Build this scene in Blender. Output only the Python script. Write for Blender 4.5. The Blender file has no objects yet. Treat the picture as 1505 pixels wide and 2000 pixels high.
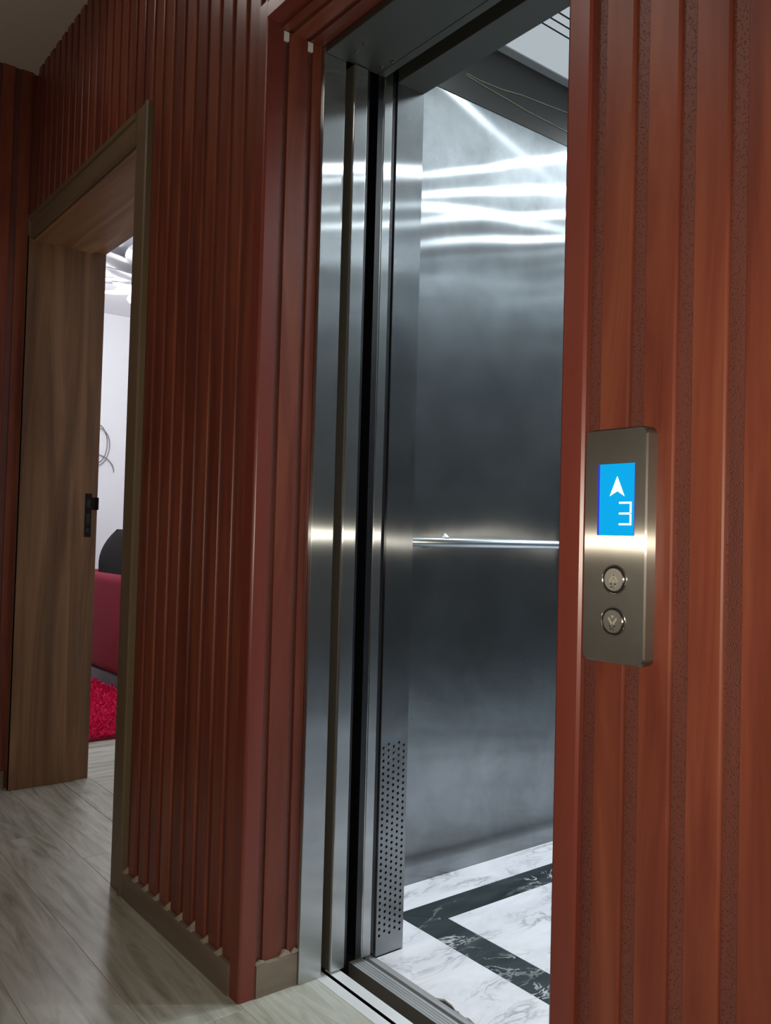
import bpy, bmesh, math, random
from mathutils import Vector, Matrix
random.seed(7)
scene = bpy.context.scene
col = scene.collection

# ---------------------------------------------------------------- camera
F_PX = 1653.4
cam_data = bpy.data.cameras.new('camera')
cam = bpy.data.objects.new('camera', cam_data)
col.objects.link(cam)
cam_data.sensor_fit = 'VERTICAL'
cam_data.sensor_height = 24.0
cam_data.lens = F_PX * 24.0 / 2000.0
cam_data.clip_start = 0.02
r_ = Vector((0.61821, 0.78557, 0.02633)).normalized()
f_ = Vector((-0.78599, 0.61758, 0.02857)).normalized()
u_ = r_.cross(f_).normalized()
r_ = f_.cross(u_)
m = Matrix((r_, u_, -f_)).transposed().to_4x4()
m.translation = Vector((0, 0, 1.0))
cam.matrix_world = m
scene.camera = cam

# ---------------------------------------------------------------- world, exposure, lights
world = bpy.data.worlds.new('world')
scene.world = world
world.use_nodes = True
world.node_tree.nodes['Background'].inputs[0].default_value = (0.9, 0.92, 1.0, 1)
world.node_tree.nodes['Background'].inputs[1].default_value = 0.0
vs = scene.view_settings
vs.view_transform = 'Standard'
vs.look = 'None'
vs.gamma = 1.0
vs.use_curve_mapping = False
vs.exposure = 0.0
scene.cycles.max_bounces = 10
scene.cycles.glossy_bounces = 8
scene.cycles.diffuse_bounces = 5
scene.cycles.sample_clamp_indirect = 6.0
scene.cycles.caustics_reflective = True

FLASH_W = 43.0          # the phone's torch beside the lens
HALL_W = 12.5          # added lamp across the corridor, out of view, shining up
ROOM_W = 42.0         # the room's chandelier
CAR_W = 29.0           # each downlight of the lift car

def point(name, loc, watts, color, radius):
    d = bpy.data.lights.new(name, 'POINT')
    d.energy = watts
    d.color = color
    d.shadow_soft_size = radius
    o = bpy.data.objects.new(name, d)
    o.location = loc
    col.objects.link(o)
    return o

def spot(name, loc, watts, color, radius, angle, blend):
    d = bpy.data.lights.new(name, 'SPOT')
    d.energy = watts
    d.color = color
    d.shadow_soft_size = radius
    d.spot_size = math.radians(angle)
    d.spot_blend = blend
    o = bpy.data.objects.new(name, d)
    o.location = loc
    col.objects.link(o)
    return o

torch = spot('torch_light', (0.012, -0.006, 1.0), FLASH_W, (1.0, 0.90, 0.74), 0.006, 124, 0.9)
torch.rotation_euler = (f_ + 0.20 * r_ - 0.10 * u_).to_track_quat('-Z', 'Y').to_euler()

# ---------------------------------------------------------------- layout (metres)
D = 0.907              # wall face (raised faces of the panelling)
HC = 2.776             # corridor ceiling
XL, XR = -1.60, -0.77  # lift opening
XW2 = -3.445           # end wall of the corridor
DX0, DX1 = -3.42, -2.345   # doorway between linings
Z_HEAD = 2.10
GROOVE = 0.006

# ---------------------------------------------------------------- materials
def newmat(name):
    mt = bpy.data.materials.new(name)
    mt.use_nodes = True
    nt = mt.node_tree
    return mt, nt, nt.nodes['Principled BSDF']

def simple(name, color, rough=0.5, metal=0.0, spec=0.5):
    mt, nt, b = newmat(name)
    b.inputs['Base Color'].default_value = (*color, 1)
    b.inputs['Roughness'].default_value = rough
    b.inputs['Metallic'].default_value = metal
    b.inputs['Specular IOR Level'].default_value = spec
    return mt

def emit(name, color, strength):
    mt, nt, b = newmat(name)
    b.inputs['Base Color'].default_value = (*[c * .3 for c in color], 1)
    b.inputs['Emission Color'].default_value = (*color, 1)
    b.inputs['Emission Strength'].default_value = strength
    b.inputs['Roughness'].default_value = 0.4
    return mt

def coords(nt, scale, per_object=True):
    tc = nt.nodes.new('ShaderNodeTexCoord')
    mp = nt.nodes.new('ShaderNodeMapping')
    mp.inputs['Scale'].default_value = scale
    nt.links.new(tc.outputs['Object'], mp.inputs['Vector'])
    if per_object:
        oi = nt.nodes.new('ShaderNodeObjectInfo')
        mul = nt.nodes.new('ShaderNodeMath'); mul.operation = 'MULTIPLY'
        mul.inputs[1].default_value = 57.0
        nt.links.new(oi.outputs['Random'], mul.inputs[0])
        cmb = nt.nodes.new('ShaderNodeCombineXYZ')
        for k in range(3):
            nt.links.new(mul.outputs[0], cmb.inputs[k])
        nt.links.new(cmb.outputs[0], mp.inputs['Location'])
        return mp, oi
    return mp, None

def ramp(nt, stops):
    r = nt.nodes.new('ShaderNodeValToRGB')
    cr = r.color_ramp
    while len(cr.elements) < len(stops):
        cr.elements.new(0.5)
    for e, (p, c) in zip(cr.elements, stops):
        e.position = p
        e.color = (*c, 1)
    return r

def noise(nt, mp, scale, detail=4, rough=0.55, dist=0.0):
    n = nt.nodes.new('ShaderNodeTexNoise')
    n.inputs['Scale'].default_value = scale
    n.inputs['Detail'].default_value = detail
    n.inputs['Roughness'].default_value = rough
    n.inputs['Distortion'].default_value = dist
    nt.links.new(mp.outputs[0], n.inputs['Vector'])
    return n

def bump(nt, src, b, strength, dist=0.001):
    bp = nt.nodes.new('ShaderNodeBump')
    bp.inputs['Strength'].default_value = strength
    bp.inputs['Distance'].default_value = dist
    nt.links.new(src, bp.inputs['Height'])
    nt.links.new(bp.outputs[0], b.inputs['Normal'])

def wood(name, stops, scale, nscale=1.0, rough=0.35, dist=0.6, var=0.25, bump_s=0.15, spec=0.5):
    mt, nt, b = newmat(name)
    mp, oi = coords(nt, scale)
    n = noise(nt, mp, nscale, 5, 0.6, dist)
    rp = ramp(nt, stops)
    nt.links.new(n.outputs['Fac'], rp.inputs[0])
    mr = nt.nodes.new('ShaderNodeMapRange')
    mr.inputs['To Min'].default_value = 1 - var
    mr.inputs['To Max'].default_value = 1 + var
    nt.links.new(oi.outputs['Random'], mr.inputs['Value'])
    mx = nt.nodes.new('ShaderNodeMix'); mx.data_type = 'RGBA'; mx.blend_type = 'MULTIPLY'
    mx.inputs[0].default_value = 1.0
    nt.links.new(rp.outputs[0], mx.inputs[6])
    nt.links.new(mr.outputs[0], mx.inputs[7])
    nt.links.new(mx.outputs[2], b.inputs['Base Color'])
    b.inputs['Roughness'].default_value = rough
    b.inputs['Specular IOR Level'].default_value = spec
    if bump_s:
        bump(nt, n.outputs['Fac'], b, bump_s, 0.0006)
    return mt

RED = [(0.34, (0.145, 0.034, 0.021)), (0.5, (0.200, 0.050, 0.029)), (0.66, (0.255, 0.073, 0.038))]
mahogany = wood('mahogany_panel', RED, (9, 9, 0.9), 1.6, 0.34, 0.8, 0.08, 0.05, 0.36)
mahogany_x = wood('mahogany_panel_lengthwise', RED, (0.9, 9, 9), 1.6, 0.34, 0.8, 0.08, 0.05, 0.36)
mahogany_trim = wood('mahogany_trim', [(0.3, (0.17, 0.036, 0.025)), (0.7, (0.215, 0.048, 0.033))], (9, 9, 0.8), 1.5, 0.30, 0.6, 0.04, 0.03, 0.5)

def pore_mat():
    mt, nt, b = newmat('embossed_mahogany_groove')
    mp, oi = coords(nt, (1, 1, 0.8))
    v = nt.nodes.new('ShaderNodeTexVoronoi')
    v.inputs['Scale'].default_value = 330
    nt.links.new(mp.outputs[0], v.inputs['Vector'])
    mp2, _ = coords(nt, (6, 6, 0.7))
    n = noise(nt, mp2, 2.0, 4, 0.6, 0.5)
    rp = ramp(nt, [(0.3, (0.110, 0.033, 0.024)), (0.7, (0.165, 0.052, 0.037))])
    nt.links.new(n.outputs['Fac'], rp.inputs[0])
    r2 = ramp(nt, [(0.22, (0, 0, 0)), (0.34, (1, 1, 1))])
    nt.links.new(v.outputs['Distance'], r2.inputs[0])
    mx = nt.nodes.new('ShaderNodeMix'); mx.data_type = 'RGBA'; mx.blend_type = 'MULTIPLY'
    mx.inputs[0].default_value = 0.45
    nt.links.new(rp.outputs[0], mx.inputs[6]); nt.links.new(r2.outputs[0], mx.inputs[7])
    nt.links.new(mx.outputs[2], b.inputs['Base Color'])
    b.inputs['Roughness'].default_value = 0.40
    bump(nt, r2.outputs[0], b, 0.5, 0.0005)
    return mt
pore = pore_mat()

WALNUT = [(0.32, (0.115, 0.056, 0.025)), (0.5, (0.180, 0.092, 0.044)), (0.66, (0.265, 0.145, 0.074))]
walnut = wood('walnut_door_lining', WALNUT, (7, 7, 0.45), 1.8, 0.45, 1.2, 0.08, 0.08, 0.35)
walnut_lit = wood('walnut_door_head_bounce_lit', [(p, tuple(c * 1.7 for c in q)) for p, q in WALNUT], (0.5, 7, 7), 1.8, 0.5, 1.2, 0.08, 0.08, 0.35)  # lightened copy of the walnut, standing for light bounced onto the head
casing_wood = wood('greyed_oak_casing', [(0.25, (0.155, 0.112, 0.066)), (0.75, (0.225, 0.168, 0.106))], (8, 8, 0.6), 1.6, 0.4, 0.9, 0.05, 0.05, 0.4)
base_wood = wood('greyed_oak_baseboard', [(0.25, (0.165, 0.125, 0.094)), (0.75, (0.27, 0.215, 0.165))], (0.9, 0.9, 12), 1.8, 0.5, 0.9, 0.05, 0.08, 0.4)
LAM = [(0.32, (0.285, 0.280, 0.215)), (0.45, (0.415, 0.415, 0.340)), (0.56, (0.50, 0.50, 0.43)), (0.70, (0.59, 0.60, 0.54))]
laminate = wood('grey_oak_laminate', LAM, (1.3, 11, 4), 2.1, 0.36, 1.6, 0.07, 0.10, 0.40)
laminate_y = wood('grey_oak_laminate_room', LAM, (11, 1.3, 4), 2.1, 0.36, 1.6, 0.10, 0.10, 0.40)

def steel(name, base=(0.56, 0.57, 0.58), rough=0.30, aniso=0.8, smudge=0.10, wav=0.0, broad=0.16, broad_rough=0.45, dust=0.03):
    """hairline steel, hairlines running vertically: highlights spread sideways"""
    mt = bpy.data.materials.new(name)
    mt.use_nodes = True
    nt = mt.node_tree
    nt.nodes.remove(nt.nodes['Principled BSDF'])
    out = nt.nodes['Material Output']
    tc = nt.nodes.new('ShaderNodeTexCoord')
    mp = nt.nodes.new('ShaderNodeMapping')
    nt.links.new(tc.outputs['Object'], mp.inputs['Vector'])
    n = noise(nt, mp, 5.0, 5, 0.65, 0.3)
    rp = ramp(nt, [(0.35, tuple(c * (1 - smudge) for c in base)), (0.65, tuple(min(1, c * (1 + smudge)) for c in base))])
    nt.links.new(n.outputs['Fac'], rp.inputs[0])
    up = nt.nodes.new('ShaderNodeCombineXYZ')
    up.inputs[2].default_value = 1.0
    lobes = []
    for rg, an in ((rough, aniso), (broad_rough, 0.45)):
        g = nt.nodes.new('ShaderNodeBsdfAnisotropic')
        g.inputs['Roughness'].default_value = rg
        g.inputs['Anisotropy'].default_value = an
        nt.links.new(up.outputs[0], g.inputs['Tangent'])
        nt.links.new(rp.outputs[0], g.inputs['Color'])
        lobes.append(g)
    mix = nt.nodes.new('ShaderNodeMixShader')
    mix.inputs[0].default_value = broad
    nt.links.new(lobes[0].outputs[0], mix.inputs[1])
    nt.links.new(lobes[1].outputs[0], mix.inputs[2])
    # thin film of dust and finger marks on the metal
    dif = nt.nodes.new('ShaderNodeBsdfDiffuse')
    dif.inputs['Color'].default_value = (0.50, 0.52, 0.53, 1)
    n3 = noise(nt, mp, 2.3, 5, 0.7, 0.8)
    mr = nt.nodes.new('ShaderNodeMapRange')
    mr.inputs['From Min'].default_value = 0.3
    mr.inputs['From Max'].default_value = 0.75
    mr.inputs['To Min'].default_value = dust * 0.5
    mr.inputs['To Max'].default_value = dust * 1.6
    nt.links.new(n3.outputs['Fac'], mr.inputs['Value'])
    mix2 = nt.nodes.new('ShaderNodeMixShader')
    nt.links.new(mr.outputs[0], mix2.inputs[0])
    nt.links.new(mix.outputs[0], mix2.inputs[1])
    nt.links.new(dif.outputs[0], mix2.inputs[2])
    nt.links.new(mix2.outputs[0], out.inputs['Surface'])
    if wav:
        n2 = noise(nt, mp, 1.7, 1, 0.4, 0.0)
        bp = nt.nodes.new('ShaderNodeBump')
        bp.inputs['Strength'].default_value = 1.0
        bp.inputs['Distance'].default_value = wav
        nt.links.new(n2.outputs['Fac'], bp.inputs['Height'])
        for g in lobes:
            nt.links.new(bp.outputs[0], g.inputs['Normal'])
    return mt
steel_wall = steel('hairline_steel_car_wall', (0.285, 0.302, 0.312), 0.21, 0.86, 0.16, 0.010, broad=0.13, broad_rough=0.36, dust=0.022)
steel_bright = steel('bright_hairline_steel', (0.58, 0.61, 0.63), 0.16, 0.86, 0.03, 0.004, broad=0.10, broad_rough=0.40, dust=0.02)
steel_frame = steel('hairline_steel_frame', (0.54, 0.56, 0.56), 0.19, 0.88, 0.10, broad=0.10, broad_rough=0.40)
steel_plate = steel('hairline_steel_call_plate', (0.38, 0.36, 0.32), 0.20, 0.87, 0.14, broad=0.26, broad_rough=0.5)
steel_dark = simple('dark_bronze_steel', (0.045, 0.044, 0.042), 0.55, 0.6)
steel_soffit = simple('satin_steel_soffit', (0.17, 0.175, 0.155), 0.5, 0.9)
rail_steel = simple('satin_handrail_steel', (0.62, 0.66, 0.70), 0.28, 1.0)
alu = simple('worn_aluminium_sill', (0.88, 0.89, 0.90), 0.5, 0.15)
alu_grey = wood('ribbed_car_sill', [(0.3, (0.28, 0.29, 0.30)), (0.7, (0.45, 0.47, 0.48))], (0.8, 60, 20), 2.0, 0.45, 0.2, 0.0, 0.2, 0.5)
rubber = simple('black_rubber', (0.006, 0.006, 0.008), 0.32)
shaft_black = simple('unlit_shaft_paint', (0.012, 0.011, 0.010), 0.9)
plaster = simple('bare_plaster', (0.80, 0.76, 0.70), 0.9)
filler_m = simple('beige_filler', (0.36, 0.30, 0.23), 0.9)
ceil_m = simple('corridor_ceiling_paint', (0.78, 0.74, 0.67), 0.95)
room_white = simple('white_room_paint', (0.83, 0.84, 0.87), 0.95)
car_white = emit("white_ceiling_panel_added_glow", (0.84, 0.94, 1.0), 0.42)  # faint glow added so the white ceiling panel looks brightly lit
grey_edge = simple('grey_ceiling_frame', (0.36, 0.38, 0.39), 0.5, 0.2)
reflection_m = simple('brassy_reflection_line', (0.80, 0.72, 0.52), 0.3, 1.0)
white_film = simple('white_plastic_film', (0.85, 0.87, 0.9), 0.4)
black_cloth = simple('black_cushion_cloth', (0.012, 0.010, 0.012), 0.95)
sofa_m = wood('crimson_sofa_cloth', [(0.3, (0.20, 0.008, 0.024)), (0.7, (0.23, 0.011, 0.030))], (60, 60, 60), 3.0, 0.8, 0.0, 0.02, 0.2, 0.3)
plinth_m = simple('grey_sofa_plinth', (0.13, 0.12, 0.13), 0.6)
rug_m = simple('red_shag_yarn', (0.72, 0.014, 0.10), 0.85, 0.0, 0.2)
rug_base_m = simple('dark_red_rug_backing', (0.16, 0.006, 0.02), 0.95)
bronze = simple('dark_bronze_hardware', (0.014, 0.011, 0.009), 0.6, 0.0, 0.15)
cable_m = simple('grey_cable_sheath', (0.22, 0.20, 0.22), 0.5)
petal_m = simple('frosted_white_petal', (0.80, 0.80, 0.82), 0.5)
lamp_metal = simple('chromed_lamp_body', (0.75, 0.75, 0.78), 0.25, 1.0)
bulb_m = emit('lit_lamp_glass', (1.0, 0.98, 0.96), 6.0)
hall_bulb = emit('lit_corridor_lamp_glass', (1.0, 0.86, 0.72), 2.0)
down_lens = emit('lit_downlight_lens', (0.86, 0.95, 1.0), 12.0)
lcd_blue = emit('lit_blue_display', (0.0, 0.34, 0.72), 1.0)
lcd_white = emit('lit_white_display_segment', (0.90, 1.0, 0.98), 1.05)
lcd_side = emit('lit_violet_display_edge', (0.05, 0.05, 0.75), 0.55)
button_m = steel('hairline_steel_button', (0.30, 0.285, 0.255), 0.36, 0.6, 0.05)
mark_m = simple('raised_grey_symbol', (0.46, 0.43, 0.38), 0.5, 0.1)
ring_gap = simple('black_button_gap', (0.008, 0.008, 0.008), 0.5)
ring_m = simple('polished_button_bezel', (0.55, 0.52, 0.46), 0.15, 1.0)

def marble(name, base, dark, vein, scale, dens, width):
    mt, nt, b = newmat(name)
    tc = nt.nodes.new('ShaderNodeTexCoord')
    mp = nt.nodes.new('ShaderNodeMapping')
    mp.inputs['Rotation'].default_value = (0, 0, math.radians(14))
    mp.inputs['Scale'].default_value = (2.5, 1.0, 1.0)
    nt.links.new(tc.outputs['Object'], mp.inputs['Vector'])
    n1 = noise(nt, mp, scale, 6, 0.62, 1.4)
    r1 = ramp(nt, [(0.5 - width, (0, 0, 0)), (0.5, (1, 1, 1)), (0.5 + width, (0, 0, 0))])
    nt.links.new(n1.outputs['Fac'], r1.inputs[0])
    n2 = noise(nt, mp, scale * dens, 3, 0.5, 0.4)
    r2 = ramp(nt, [(0.46, (0, 0, 0)), (0.66, (1, 1, 1))])
    nt.links.new(n2.outputs['Fac'], r2.inputs[0])
    mul = nt.nodes.new('ShaderNodeMath'); mul.operation = 'MULTIPLY'
    nt.links.new(r1.outputs[0], mul.inputs[0]); nt.links.new(r2.outputs[0], mul.inputs[1])
    n3 = noise(nt, mp, scale * 0.8, 5, 0.6, 0.8)
    r3 = ramp(nt, [(0.35, base), (0.72, dark)])
    nt.links.new(n3.outputs['Fac'], r3.inputs[0])
    mx = nt.nodes.new('ShaderNodeMix'); mx.data_type = 'RGBA'
    nt.links.new(mul.outputs[0], mx.inputs[0])
    nt.links.new(r3.outputs[0], mx.inputs[6])
    mx.inputs[7].default_value = (*vein, 1)
    nt.links.new(mx.outputs[2], b.inputs['Base Color'])
    b.inputs['Roughness'].default_value = 0.38
    return mt
marble_w = marble('white_marble_vinyl', (0.90, 0.89, 0.93), (0.72, 0.71, 0.75), (0.36, 0.35, 0.39), 5.0, 0.8, 0.045)
marble_b = marble('black_marble_vinyl', (0.016, 0.024, 0.027), (0.055, 0.070, 0.076), (0.90, 0.94, 0.95), 5.0, 0.75, 0.022)

# ---------------------------------------------------------------- mesh helpers
class MB:
    def __init__(self):
        self.v, self.f, self.mi = [], [], []
    def quad(self, pts, mi=0):
        b = len(self.v)
        self.v += [tuple(p) for p in pts]
        self.f.append(tuple(range(b, b + len(pts))))
        self.mi.append(mi)
    def box(self, x0, x1, y0, y1, z0, z1, mi=0):
        b = len(self.v)
        self.v += [(x0, y0, z0), (x1, y0, z0), (x1, y1, z0), (x0, y1, z0),
                   (x0, y0, z1), (x1, y0, z1), (x1, y1, z1), (x0, y1, z1)]
        for q in ((0, 3, 2, 1), (4, 5, 6, 7), (0, 1, 5, 4), (1, 2, 6, 5), (2, 3, 7, 6), (3, 0, 4, 7)):
            self.f.append(tuple(b + i for i in q)); self.mi.append(mi)
        return self
    def prism(self, poly, fn, a0, a1, mis=None):
        """poly: list of 2-D points, fn(u, v, a) -> xyz, extruded from a0 to a1"""
        n = len(poly); b = len(self.v)
        self.v += [fn(u, v, a0) for u, v in poly] + [fn(u, v, a1) for u, v in poly]
        for i in range(n):
            j = (i + 1) % n
            self.f.append((b + i, b + j, b + n + j, b + n + i)); self.mi.append(mis[i] if mis else 0)
        self.f.append(tuple(b + i for i in reversed(range(n)))); self.mi.append(0)
        self.f.append(tuple(b + n + i for i in range(n))); self.mi.append(0)
        return self
    def tube(self, pts, r, n=10, cap=True):
        pts = [Vector(p) for p in pts]
        b = len(self.v)
        prev = None
        for i, p in enumerate(pts):
            t = (pts[min(i + 1, len(pts) - 1)] - pts[max(i - 1, 0)]).normalized()
            if prev is None:
                a = Vector((0, 0, 1)) if abs(t.z) < 0.9 else Vector((1, 0, 0))
                s = t.cross(a).normalized()
            else:
                s = (prev - t * prev.dot(t)).normalized()
            prev = s
            q = t.cross(s)
            for k in range(n):
                an = 2 * math.pi * k / n
                self.v.append(tuple(p + (s * math.cos(an) + q * math.sin(an)) * r))
        for i in range(len(pts) - 1):
            for k in range(n):
                k2 = (k + 1) % n
                self.f.append((b + i * n + k, b + i * n + k2, b + (i + 1) * n + k2, b + (i + 1) * n + k)); self.mi.append(0)
        if cap:
            self.f.append(tuple(b + k for k in reversed(range(n)))); self.mi.append(0)
            e = b + (len(pts) - 1) * n
            self.f.append(tuple(e + k for k in range(n))); self.mi.append(0)
        return self
    def mesh(self, name, mats):
        me = bpy.data.meshes.new(name)
        me.from_pydata(self.v, [], self.f)
        for mm in (mats if isinstance(mats, (list, tuple)) else [mats]):
            me.materials.append(mm)
        me.polygons.foreach_set('material_index', self.mi)
        bm = bmesh.new(); bm.from_mesh(me)
        bmesh.ops.recalc_face_normals(bm, faces=bm.faces[:])
        bm.to_mesh(me); bm.free()
        me.update()
        return me
    def build(self, name, mats, parent=None, bevel=0.0, smooth=False):
        return place(name, self.mesh(name, mats), parent, bevel=bevel, smooth=smooth)

def place(name, me, parent=None, loc=None, bevel=0.0, smooth=False):
    o = bpy.data.objects.new(name, me)
    col.objects.link(o)
    if parent is not None:
        o.parent = parent
    if loc is not None:
        o.location = loc
    if smooth:
        me.polygons.foreach_set('use_smooth', [True] * len(me.polygons))
    if bevel:
        bv = o.modifiers.new('bevel', 'BEVEL')
        bv.width = bevel; bv.segments = 2; bv.limit_method = 'ANGLE'
        bv.harden_normals = False
    return o

def struct(o, label=None):
    o['kind'] = 'structure'
    if label: o['label'] = label
    return o

def thing(o, label, cat, group=None):
    o['label'] = label; o['category'] = cat
    if group: o['group'] = group
    return o

def empty(name, loc=(0, 0, 0)):
    o = bpy.data.objects.new(name, None)
    o.location = loc
    o.empty_display_size = 0.1
    col.objects.link(o)
    return o

def local(o_parent, mb):
    """shift a builder's vertices so that they are relative to the parent"""
    l = o_parent.location
    mb.v = [(x - l.x, y - l.y, z - l.z) for x, y, z in mb.v]
    return mb

# ================================================================= THE SETTING
# wall_back: core with the two openings, planks in front
core = MB()
YB = D + 0.012
core.box(XW2 - 0.35, DX0 - 0.02, YB, 1.19, 0, HC)
core.box(DX0 - 0.02, DX1 + 0.02, YB, 1.19, 2.125, HC)
core.box(DX1 + 0.02, -2.12, YB, 1.19, 0, HC)
core.box(-2.12, XL - 0.03, YB, 1.045, 0, HC)
core.box(XL - 0.03, XR + 0.02, YB, 1.045, 2.13, HC)
core.box(XR + 0.02, 2.4, YB, 1.045, 0, HC)
wall_back = struct(core.build('wall_back', mahogany), 'mahogany-coloured fluted panel wall with the lift opening and the doorway')

def plank_mesh(name, pitch, width, z0, z1, w_face, extra_bevel=0.0018):
    """profile in x (u) and depth (v, positive into the wall): groove strip first, raised face after it"""
    g = pitch - width
    poly = [(0, 0.0115), (0, GROOVE), (g, GROOVE), (g + 0.0006, 0.0008), (g + 0.0014, 0.0),
            (pitch - 0.0035, 0.0), (pitch - 0.001, 0.0011), (pitch, 0.0028), (pitch, 0.0115)]
    mis = [0, 1, 0, 0, 0, 0, 0, 0, 0]
    mb = MB().prism(poly, lambda u, v, a: (u, v, a), z0, z1, mis)
    return mb.mesh(name, [mahogany, pore])

def plank_row(parent, x0, count, pitch, z0, z1, fn_loc, mesh=None):
    me = mesh or plank_mesh('plank', pitch, pitch * 0.68, 0, z1 - z0, None)
    for k in range(count):
        place('plank', me, parent, fn_loc(x0 + k * pitch, z0))
    return me

P = 0.068
loc_back = lambda x, z: (x, D, z)
# left of the lift: ends at the corner trim (x=-1.652); groove before each raised face
nl = 9
plank_row(wall_back, -1.650 - nl * P, nl, P, 0.070, HC, loc_back)
# above the doorway
na = 17
plank_row(wall_back, -1.650 - (nl + na) * P, na, P, 2.190, HC, loc_back)
# above the lift
plank_row(wall_back, -1.650, 13, P, 2.160, HC, loc_back)
# right of the lift
plank_row(wall_back, -0.7245, 44, 0.0668, 0.070, HC, loc_back)

# corner trims around the lift recess
def ltrim(x_edge, sgn, z0, z1):
    """L-shaped corner trim; x_edge is the arris, sgn=-1 trim runs towards -x"""
    w, d, t = 0.042, 0.034, 0.006
    poly = [(0.0008, -0.0015), (0.002, -0.0045), (0.005, -t), (w - 0.004, -t), (w, -0.003), (w, 0.004), (0.006, 0.004),
            (0.006, d), (0, d), (0, 0)]
    return MB().prism(poly, lambda u, v, a: (x_edge + sgn * u, D + v, a), z0, z1)
ltrim(-1.608, -1, 0.0, 2.128 + 0.04).build('corner_trim', mahogany_trim, wall_back)
ltrim(-0.7655, 1, 0.0, 2.128 + 0.04).build('corner_trim', mahogany_trim, wall_back)
w, d_, t = 0.042, 0.034, 0.006
poly = [(0.0008, -0.0015), (0.002, -0.0045), (0.005, -t), (w - 0.004, -t), (w, -0.003), (w, 0.004), (0.006, 0.004), (0.006, d_), (0, d_), (0, 0)]
MB().prism(poly, lambda u, v, a: (a, D + v, 2.126 + u), -1.612, -0.762).build('corner_trim', mahogany_trim, wall_back)

# recess lining: planks on the left and right reveal, and on the soffit
def reveal_plank(y0, y1, groove, z0, z1, side):
    """face from y0 to y1-groove then an embossed groove strip to y1"""
    xs = XL - 0.012 if side < 0 else XR - 0.0 + 0.0135
    s = 1 if side < 0 else -1
    poly = [(y0, -0.011), (y0, 0.0), (y1 - groove, 0.0), (y1 - groove, -0.006 if groove else -0.011), (y1, -0.006 if groove else -0.011), (y1, -0.011)]
    if not groove:
        poly = [(y0, -0.011), (y0, -0.001), (y0 + 0.001, 0.0), (y1, 0.0), (y1, -0.011)]
        mis = [0] * 5
    else:
        mis = [0, 0, 0, 1, 0, 0]
    return MB().prism(poly, lambda u, v, a: (xs + s * v, u, a), z0, z1, mis)
for side in (-1, 1):
    for (a, b, g) in ((0.936, 0.959, 0.015), (0.9595, 1.0215, 0.014), (1.022, 1.046, 0.0)):
        reveal_plank(a, b, g, 0.073, 2.118, side).build('plank', [mahogany, pore], wall_back)
for (a, b, g) in ((0.936, 0.967, 0.012), (0.9675, 1.0125, 0.012), (1.013, 1.046, 0.0)):
    zz = 2.118
    poly = [(a, 0.011), (a, 0.0), (b - g, 0.0), (b - g, 0.006), (b, 0.006), (b, 0.011)] if g else [(a, 0.011), (a, 0.0), (b, 0.0), (b, 0.011)]
    MB().prism(poly, lambda u, v, x: (x, u, zz + v), -1.612, -0.757, [0, 0, 0, 1, 0, 0] if g else None).build('plank', [mahogany_x, pore], wall_back)
# pale plaster showing where the grooves of the reveal stop short of the soffit
for (y0, y1) in ((0.945, 0.958), (1.008, 1.0215)):
    MB().box(XL - 0.0176, XL - 0.0118, y0, y1, 2.098, 2.1175).build('plaster_patch', plaster, wall_back)

# end wall of the corridor
wl = MB().box(XW2 - 0.2, XW2 - 0.012, -1.8, D + 0.012, 0, HC)
wall_left = struct(wl.build('wall_left', mahogany), 'shadowed panelled end wall of the corridor')
me = plank_mesh('plank', P, P * 0.68, 0, HC - 0.07, None)
for k in range(38):
    o = place('plank', me, wall_left, (XW2, D - 0.02 - k * P, 0.07))
    o.rotation_euler = (0, 0, -math.pi / 2)
    o.location = (XW2, D - 0.004 - k * P, 0.07)
    o.rotation_euler = (0, 0, math.pi / 2)
    o.location = (XW2, D - 0.004 - (k + 1) * P, 0.07)
wall_front = struct(MB().box(XW2 - 0.2, 2.4, -1.35, -1.15, 0, HC).build('wall_front', simple('corridor_far_side_paint', (0.30, 0.22, 0.18), 0.8)))
wall_right = struct(MB().box(2.4, 2.6, -2.0, 1.045, 0, HC).build('wall_right', simple('corridor_end_paint', (0.30, 0.22, 0.18), 0.8)))
ceiling = struct(MB().box(XW2 - 0.2, 2.6, -2.0, 1.19, HC, HC + 0.1).build('ceiling', ceil_m), 'off-white painted corridor ceiling')

# floor and planks
fl = MB()
fl.box(XW2 - 0.2, 2.6, -2.0, 1.09, -0.14, -0.008)
fl.box(-7.1, -2.12, 1.09, 4.2, -0.14, -0.008)
floor = struct(fl.build('floor', simple('dark_floor_joint', (0.16, 0.15, 0.125), 0.9)), 'grey oak laminate floor')
def floor_plank_mesh(lx, ly, mat):
    g = 0.0003; c = 0.0005
    x0, x1, y0, y1 = g, lx - g, g, ly - g
    mb = MB()
    b = [(x0, y0, -0.008), (x1, y0, -0.008), (x1, y1, -0.008), (x0, y1, -0.008)]
    mset = [(x0, y0, -0.0005), (x1, y0, -0.0005), (x1, y1, -0.0005), (x0, y1, -0.0005)]
    t_ = [(x0 + c, y0 + c, 0), (x1 - c, y0 + c, 0), (x1 - c, y1 - c, 0), (x0 + c, y1 - c, 0)]
    mb.quad(t_)
    for i in range(4):
        j = (i + 1) % 4
        mb.quad([b[i], b[j], mset[j], mset[i]])
        mb.quad([mset[i], mset[j], t_[j], t_[i]])
    return mb.mesh('plank', mat)
rng = random.Random(3)
cache = {}
def floor_plank(x0, x1, y0, y1, mat):
    key = (round(x1 - x0, 3), round(y1 - y0, 3), mat.name)
    if key not in cache:
        cache[key] = floor_plank_mesh(key[0], key[1], mat)
    place('plank', cache[key], floor, (x0, y0, 0))
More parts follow.
